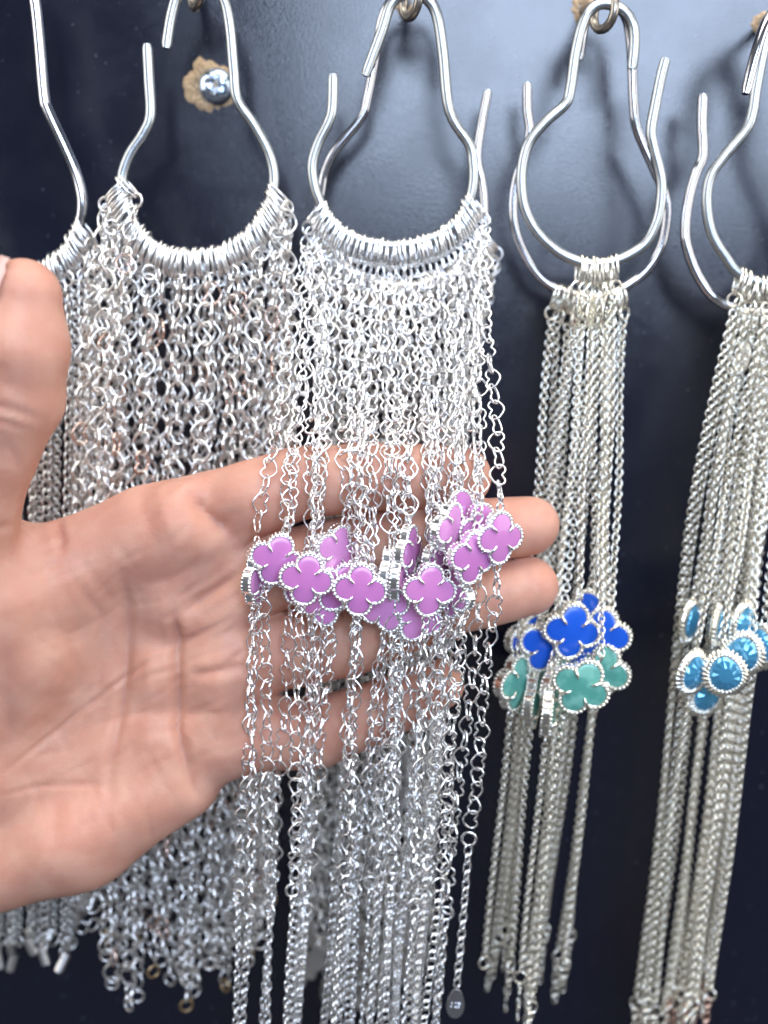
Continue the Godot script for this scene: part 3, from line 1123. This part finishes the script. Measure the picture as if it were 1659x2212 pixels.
# ---------------------------------------------------------------- the scene
func _ready() -> void:
	rng.seed = 77
	# camera: held a little rolled, looking slightly down at the display
	var pitch := deg_to_rad(-10.0)
	view = Basis(Vector3.RIGHT, pitch) * Basis(Vector3.BACK, deg_to_rad(3.5))
	var cam := Camera3D.new()
	cam.name = "camera"
	cam.transform = Transform3D(view, EYE * S)
	cam.keep_aspect = Camera3D.KEEP_HEIGHT
	var at := CameraAttributesPhysical.new()
	at.frustum_focal_length = 25.734
	at.frustum_focus_distance = 0.252
	at.frustum_near = 0.02
	at.frustum_far = 30.0
	at.exposure_aperture = 4.3
	cam.attributes = at
	cam.fov = 50.0
	cam.near = 0.02
	cam.far = 30.0
	add_child(cam)
	cam.current = true
	var env := Environment.new()
	env.background_mode = Environment.BG_COLOR
	env.background_color = Color(0.15, 0.155, 0.17).linear_to_srgb()
	env.tonemap_mode = Environment.TONE_MAPPER_LINEAR
	env.tonemap_exposure = 0.92
	env.sdfgi_enabled = true
	env.ssao_enabled = true
	env.ssil_enabled = true
	var we := WorldEnvironment.new()
	we.name = "surroundings"
	we.environment = env
	add_child(we)
	lamp("large white panel lamp above and in front of the display", Vector3(205, 425, 1150), Vector3(0, -40, 0), Vector2(0.68, 0.52), 1.6, Color(0.80, 0.88, 1.0))
	lamp("white panel lamp overhead, close to the wall", Vector3(60, 1150, 420), Vector3(0, -40, 40), Vector2(1.4, 0.6), 1.5)
	lamp("white panel lamp at the left side of the display", Vector3(-1200, 350, 380), Vector3(0, -40, 40), Vector2(0.8, 1.0), 0.6)
	lamp("white panel lamp at the right side of the display", Vector3(1250, 350, 420), Vector3(0, -40, 40), Vector2(0.8, 1.0), 0.6)

	make_materials()
	make_shapes()
	make_wall()
	var h1 := hook("leftmost wire hook, cut by the left edge, behind the thumb", [[62, -60], [75, 0], [84, 80], [95, 205], [104, 240], [140, 318], [166, 380], [178, 435], [170, 488], [138, 545], [80, 585], [10, 600], [-60, 590], [-115, 545], [-142, 470], [-135, 380], [-110, 300]], 22, 22, M.chrome)
	var h2 := hook("satin wire hook left of the screw, its cut end beside the screw", [[318, 95], [322, 175], [325, 250], [308, 292], [280, 335], [264, 385], [270, 435], [295, 492], [345, 538], [412, 553], [488, 538], [548, 494], [584, 432], [592, 380], [580, 328], [550, 272], [513, 215], [505, 150], [497, 60], [484, 0], [455, -38], [415, -42], [386, -15], [370, 35], [359, 104]], 27, 27, M.wire)
	var h3b := hook("thinner shiny wire hook behind the lilac bracelets' hook", [[1055, 195], [1043, 254], [1031, 336], [1041, 391], [1046, 441], [1042, 510], [1005, 572], [940, 608], [870, 620], [790, 604], [730, 562], [695, 500], [689, 450], [694, 412], [702, 372], [725, 324], [781, 254], [794, 211], [813, 109], [826, 39], [850, -4], [890, -16], [930, 0], [950, 50], [958, 130]], 15, 17, M.chrome, 1.15)
	var h3a := hook("satin wire hook carrying the lilac clover bracelets", [[720, 160], [718, 232], [710, 264], [688, 309], [675, 352], [677, 391], [688, 428], [712, 472], [760, 512], [852, 532], [940, 512], [990, 476], [1015, 430], [1023, 390], [1022, 352], [1014, 312], [971, 240], [957, 117], [945, 39], [926, 2], [891, -20], [846, 8], [824, 70], [789, 164]], 27, 27, M.wire)
	var h4b := hook("shiny wire hook behind, carrying the teal clover bracelets", [[1139, 179], [1139, 237], [1144, 282], [1133, 336], [1116, 382], [1108, 439], [1112, 492], [1129, 542], [1160, 591], [1198, 622], [1255, 641], [1312, 637], [1346, 622], [1392, 588], [1427, 534], [1440, 469], [1436, 420], [1415, 370], [1377, 282], [1369, 229], [1366, 160], [1362, 88], [1352, 38], [1330, 13], [1301, 8], [1274, 28], [1260, 65], [1250, 130]], 16, 18, M.chrome, 1.2)
	var h4a := hook("satin wire hook in front, carrying the blue clover bracelets", [[1438, 126], [1428, 164], [1415, 229], [1406, 282], [1411, 317], [1427, 382], [1428, 427], [1419, 477], [1396, 523], [1362, 549], [1324, 565], [1285, 570], [1251, 565], [1209, 546], [1163, 504], [1135, 454], [1126, 401], [1129, 351], [1144, 305], [1179, 263], [1221, 225], [1232, 191], [1243, 114], [1259, 50], [1278, 19], [1308, 8], [1346, 23], [1366, 53], [1370, 95], [1365, 149]], 28, 26, M.wire)
	var h5b := hook("shiny wire hook at the right edge with a free tip on its left", [[1518, 204], [1516, 267], [1518, 336], [1503, 374], [1488, 427], [1480, 488], [1484, 534], [1507, 595], [1541, 641], [1587, 666], [1640, 676], [1705, 664], [1755, 620], [1785, 555], [1785, 480], [1760, 400], [1725, 310], [1718, 230], [1714, 150], [1706, 70], [1690, 34], [1670, 28], [1652, 57], [1633, 112], [1610, 203]], 16, 32, M.chrome, 1.3)
	var h5a := hook("satin wire hook at the right edge, its ring cut by the frame", [[1775, 120], [1762, 200], [1752, 280], [1780, 360], [1800, 450], [1780, 530], [1722, 592], [1655, 612], [1596, 590], [1568, 557], [1537, 504], [1526, 439], [1533, 385], [1560, 343], [1610, 282], [1625, 244], [1633, 191], [1652, 95], [1668, 45], [1700, 25], [1735, 50], [1748, 110], [1745, 170]], 27, 27, M.wire)
	peg("dark screw eye holding the lilac bracelets' hooks", 888, 0, 872, 14)
	peg("dark screw eye holding the blue and teal clover bracelets' hooks", 1305, 26, 1262, 20)
	peg("dark screw eye at the top right corner", 1690, 48, 1650, 52)
	peg("dark screw eye above the screw, only its tip in view", 425, -22, 425, -40)
	make_hand()

	# ---- the lilac clover bracelets, front hook of the third peg; clovers as they lie on the fingers
	var picks := [
		[550, 1251, 62, 78, 2, 1.2, "clover turned edge-on at the far left of the hand"],
		[597, 1207, 65, 8, 16, 1.6, "clover leaning right, leftmost of the front-facing ones"],
		[662, 1250, 69, 4, 8, 4.0, "clover overlapping the leftmost front one"],
		[699, 1296, 62, -10, -14, 1.2, "clover peeping out low right behind the second front clover"],
		[724, 1188, 60, 42, 20, 1.2, "clover half hidden up behind the second clover's chains"],
		[733, 1268, 63, 6, 30, 2.6, "clover tucked behind the left edge of the middle front clover"],
		[778, 1273, 69, 2, 3, 4.2, "middle front clover, facing the viewer squarely"],
		[832, 1309, 64, -12, -24, 1.8, "clover low right behind the middle front clover"],
		[839, 1237, 63, 80, 0, 1.2, "clover on edge, first right of the middle front clover"],
		[858, 1243, 65, 84, 3, 2.4, "clover on edge, second right of the middle front clover"],
		[882, 1190, 64, 68, -3, 1.6, "tall edge-on clover with a large ring above it"],
		[904, 1331, 63, 14, 26, 1.4, "clover low, left below the fourth front clover"],
		[927, 1274, 69, 10, 2, 4.2, "fourth front clover, right of centre, nearly square to the viewer"],
		[945, 1205, 62, 62, 6, 2.0, "clover turned far sideways behind the fourth front clover"],
		[972, 1143, 66, 52, 5, 3.0, "topmost turned clover showing its thick silver side"],
		[984, 1280, 64, -58, 8, 2.2, "clover turned left, right of the fourth front clover"],
		[994, 1112, 61, 20, -6, 1.2, "clover behind the topmost turned one"],
		[1017, 1204, 69, 34, 8, 3.6, "clover turned halfway, left below the rightmost one"],
		[1040, 1142, 63, 25, -8, 1.6, "clover mostly hidden behind the rightmost one"],
		[1077, 1161, 67, 30, -2, 1.4, "rightmost clover over the middle fingertip"],
		[648, 1250, 61, 12, 12, 1.0, ""], [784, 1272, 61, 6, 8, 1.0, ""], [872, 1240, 60, 78, 4, 1.0, ""],
		[934, 1272, 61, 20, -4, 1.0, ""], [1008, 1200, 60, 38, 12, 1.0, ""], [588, 1214, 61, 20, 20, 1.0, ""],
		[768, 1264, 60, -8, -4, 2.6, ""], [918, 1264, 60, 16, 8, 2.8, ""], [678, 1246, 60, -8, 2, 2.6, ""],
		[848, 1228, 60, 84, 0, 2.2, ""], [970, 1262, 60, -66, 6, 2.6, ""],
	]
	var order := range(picks.size())
	order.sort_custom(func(a, b): return picks[a][0] < picks[b][0])
	var st := seats(h3a, Vector2(690, 440), Vector2(1018, 425), 27, picks.size())
	for k in order.size():
		var q: Array = picks[order[k]]
		var hidden: bool = q[6] == ""
		var lab: String = "heart link bracelet, its lilac " + q[6] if not hidden else "silver heart link bracelet with a lilac clover buried in the pile on the hand"
		pink_bracelet(st[k], [q[0], q[1], q[2], q[3], q[4], q[5]], lab, "lilac clover bracelets buried in the pile" if hidden else "lilac clover bracelets over the hand", 1845.0 if q[0] == 1077 else rng.randf_range(1890, 2010), q[0] == 1077)

	# ---- the back hook of that peg: grey bundle behind
	st = seats(h3b, Vector2(694, 500), Vector2(1042, 500), 16, 28)
	for k in st.size():
		hanging("back_bracelet", "silver heart link bracelet hanging behind the lilac ones", "bracelets behind the lilac ones", st[k], "heart", M.grey_silver, false, rng.randf_range(180, 196), [-4.0, -1.0, 2.5][k % 3], (14 - k) * 0.45, {"link": "heart_chain", "end": "tag", "tag_top": false})

	# ---- the broad curtain of heart chains on the second peg
	st = seats(h2, Vector2(264, 388), Vector2(590, 400), 27, 46)
	for k in st.size():
		hanging("heart_bracelet", "silver heart link bracelet in the broad curtain left of the hand's fingers", "heart link bracelets on the hook by the screw", st[k], "big_heart" if k % 4 else "heart", M.grey_silver, true, rng.randf_range(180, 198) - absf(k - 25) * 0.14 - (10.0 if k < 8 else 0.0), [6.0, 2.5, -3.0, -7.0, -10.0][k % 5], (k - 23) * 0.12 - (3.0 if k < 4 else 0.0), {"link": "heart_link", "end": "ring", "odd": M.copper, "end_mat": M.brass if k % 6 == 2 else M.grey_silver})

	# ---- the leftmost peg
	st = seats(h1, Vector2(-138, 470), Vector2(172, 480), 22, 34)
	for k in st.size():
		hanging("fine_bracelet", "silver fine link bracelet in the leftmost bunch behind the thumb", "fine link bracelets behind the thumb", st[k], "rolo" if k % 3 else "curb", M.grey_silver, false, rng.randf_range(170, 186), [5.0, 1.0, -4.0][k % 3], (k - 17) * 0.12, {"end": ["tube", "ring", "tube"][k % 3]})

	# ---- teal clovers on the back hook of the fourth peg
	var teal := [
		[1112, 1474, 40, 48, 6, "teal clover turned away at the left of its cluster"], [1150, 1512, 38, 74, 0, "teal clover on edge, low left in its cluster"], [1184, 1530, 44, 80, 4, "teal clover on edge, lowest of its cluster"],
		[1201, 1474, 40, 60, -5, "teal clover turned sideways behind the large front one"], [1255, 1482, 48, -6, 24, "large teal clover facing the viewer below the blue ones"], [1301, 1448, 38, -18, 10, "teal clover at the right behind the large one"],
		[1160, 1470, 24, 40, 10, ""], [1230, 1460, 23, 20, 0, ""], [1275, 1470, 24, -20, -10, ""], [1140, 1490, 23, 10, 5, ""],
	]
	st = seats(h4b, Vector2(1196, 622), Vector2(1346, 622), 16, teal.size())
	var tx := [1176, 1190, 1216, 1232, 1290, 1313, 1202, 1248, 1270, 1196]
	order = range(teal.size())
	order.sort_custom(func(a, b): return teal[a][0] < teal[b][0])
	for k in order.size():
		var q: Array = teal[order[k]]
		hanging("clover_bracelet", "silver fine chain bracelet, its " + q[5] if q[5] else "silver fine chain bracelet with a teal clover hidden in the cluster", "teal clover bracelets", st[k], "rolo", M.warm_silver, false, rng.randf_range(168, 178) if q[0] < 1290 else 172.0, 0.0, 0.0, {"via": [P(q[0], q[1], q[2]), facing(q[3], q[4]), "clover", M.teal], "end": "curb" if q[0] > 1120 and q[0] < 1290 else "ring", "ext": rng.randf_range(6, 20), "ring": 0.95})
	# ---- blue clovers on the front hook
	var blue := [
		[1234, 1362, 42, 4, 6, "large blue clover foremost in its cluster"], [1175, 1390, 38, 16, 18, "blue clover left below the large blue one"], [1302, 1371, 37, -16, 0, "blue clover at the right of the large blue one"],
		[1270, 1398, 36, -8, 20, "blue clover low right behind the large blue one"], [1142, 1384, 34, 36, 10, "blue clover at the far left of the blue cluster"], [1268, 1333, 33, -20, 4, "blue clover showing above right of the large blue one"],
	]
	st = seats(h4a, Vector2(1250, 565), Vector2(1332, 562), 27, blue.size())
	order = range(blue.size())
	order.sort_custom(func(a, b): return blue[a][0] < blue[b][0])
	for k in order.size():
		var q: Array = blue[order[k]]
		hanging("clover_bracelet", "silver fine chain bracelet, its " + q[5], "blue clover bracelets", st[k], "rolo", M.warm_silver, false, rng.randf_range(178, 190), 3.0, 0.0, {"via": [P(q[0], q[1], q[2]), facing(q[3], q[4]), "clover", M.blue], "back": -16.0, "end": "curb", "ext": rng.randf_range(8, 20), "tag_top": k % 2 == 0})

	# ---- the right edge: drops of blue crystal
	st = seats(h5b, Vector2(1590, 666), Vector2(1750, 625), 18, 12)
	var drops := {
		0: [1490, 1341, 30, 52, 4, "blue crystal at the left, above the lower cluster"], 1: [1497, 1452, 41, 34, 8, "blue crystal furthest left in the lower cluster"],
		2: [1524, 1500, 33, 20, 0, "small blue crystal glinting at the bottom of the cluster"], 4: [1566, 1454, 44, -8, -14, "large blue crystal facing the viewer"],
		5: [1604, 1412, 38, -24, 14, "blue crystal right above the large one"], 3: [1548, 1350, 33, 66, 0, "blue crystal on edge in the upper row"],
		7: [1606, 1345, 34, 40, 10, "blue crystal upper right, turned sideways"], 8: [1640, 1395, 36, -50, 6, "blue crystal turned away at the right edge"]}
	for k in st.size():
		var o := {"end": "curb", "ext": rng.randf_range(12, 26), "tag_top": k % 3 == 1, "end_mat": M.copper if k % 3 == 2 else M.warm_silver}
		if drops.has(k):
			var q: Array = drops[k]
			o.via = [P(q[0], q[1], q[2]), facing(q[3], q[4]), "drop", M.gem]
		hanging("crystal_bracelet", "silver fine chain bracelet, its " + drops[k][5] if drops.has(k) else "silver fine chain bracelet at the right edge", "crystal bracelets at the right edge", st[k], "rolo", M.warm_silver, false, rng.randf_range(176, 186), [4.0, 0.0, -4.0][k % 3], -4.0 - k * 0.2, o)
	st = seats(h5a, Vector2(1596, 590), Vector2(1730, 585), 27, 10)
	for k in st.size():
		hanging("crystal_bracelet", "silver fine chain bracelet on the front hook at the right edge", "crystal bracelets at the right edge", st[k], "rolo", M.warm_silver, false, rng.randf_range(182, 194), [3.0, -1.0][k % 2], -5.0, {"end": "curb", "ext": rng.randf_range(10, 24), "end_mat": M.copper if k % 4 == 1 else M.warm_silver})


func lamp(label: String, at: Vector3, to: Vector3, size: Vector2, energy: float, tint := Color(1.0, 0.985, 0.96)) -> void:
	var o := thing("panel_lamp", at, label, "lamp")
	var x := Transform3D(Basis(), Vector3.ZERO).looking_at(to - at, Vector3.UP)
	var b := BoxMesh.new()
	b.size = Vector3(size.x + 0.04, size.y + 0.04, 0.03)
	part(o, "housing", b, gloss(Color(0.6, 0.6, 0.6), 0.6), Transform3D(x.basis, x.basis * Vector3(0, 0, 24)))
	var d := BoxMesh.new()
	d.size = Vector3(size.x, size.y, 0.004)
	var m := gloss(Color(0.8, 0.8, 0.8), 0.7)
	m.emission_enabled = true
	m.emission = tint
	m.emission_energy_multiplier = 1.0
	part(o, "diffuser", d, m, Transform3D(x.basis, x.basis * Vector3(0, 0, 5)))
	var l := AreaLight3D.new()
	l.name = "panel_light"
	l.area_size = size
	l.light_energy = energy
	l.light_color = tint
	l.area_range = 6.0
	l.area_attenuation = 2.0
	l.shadow_enabled = true
	l.transform = Transform3D(x.basis, Vector3.ZERO)
	o.add_child(l)
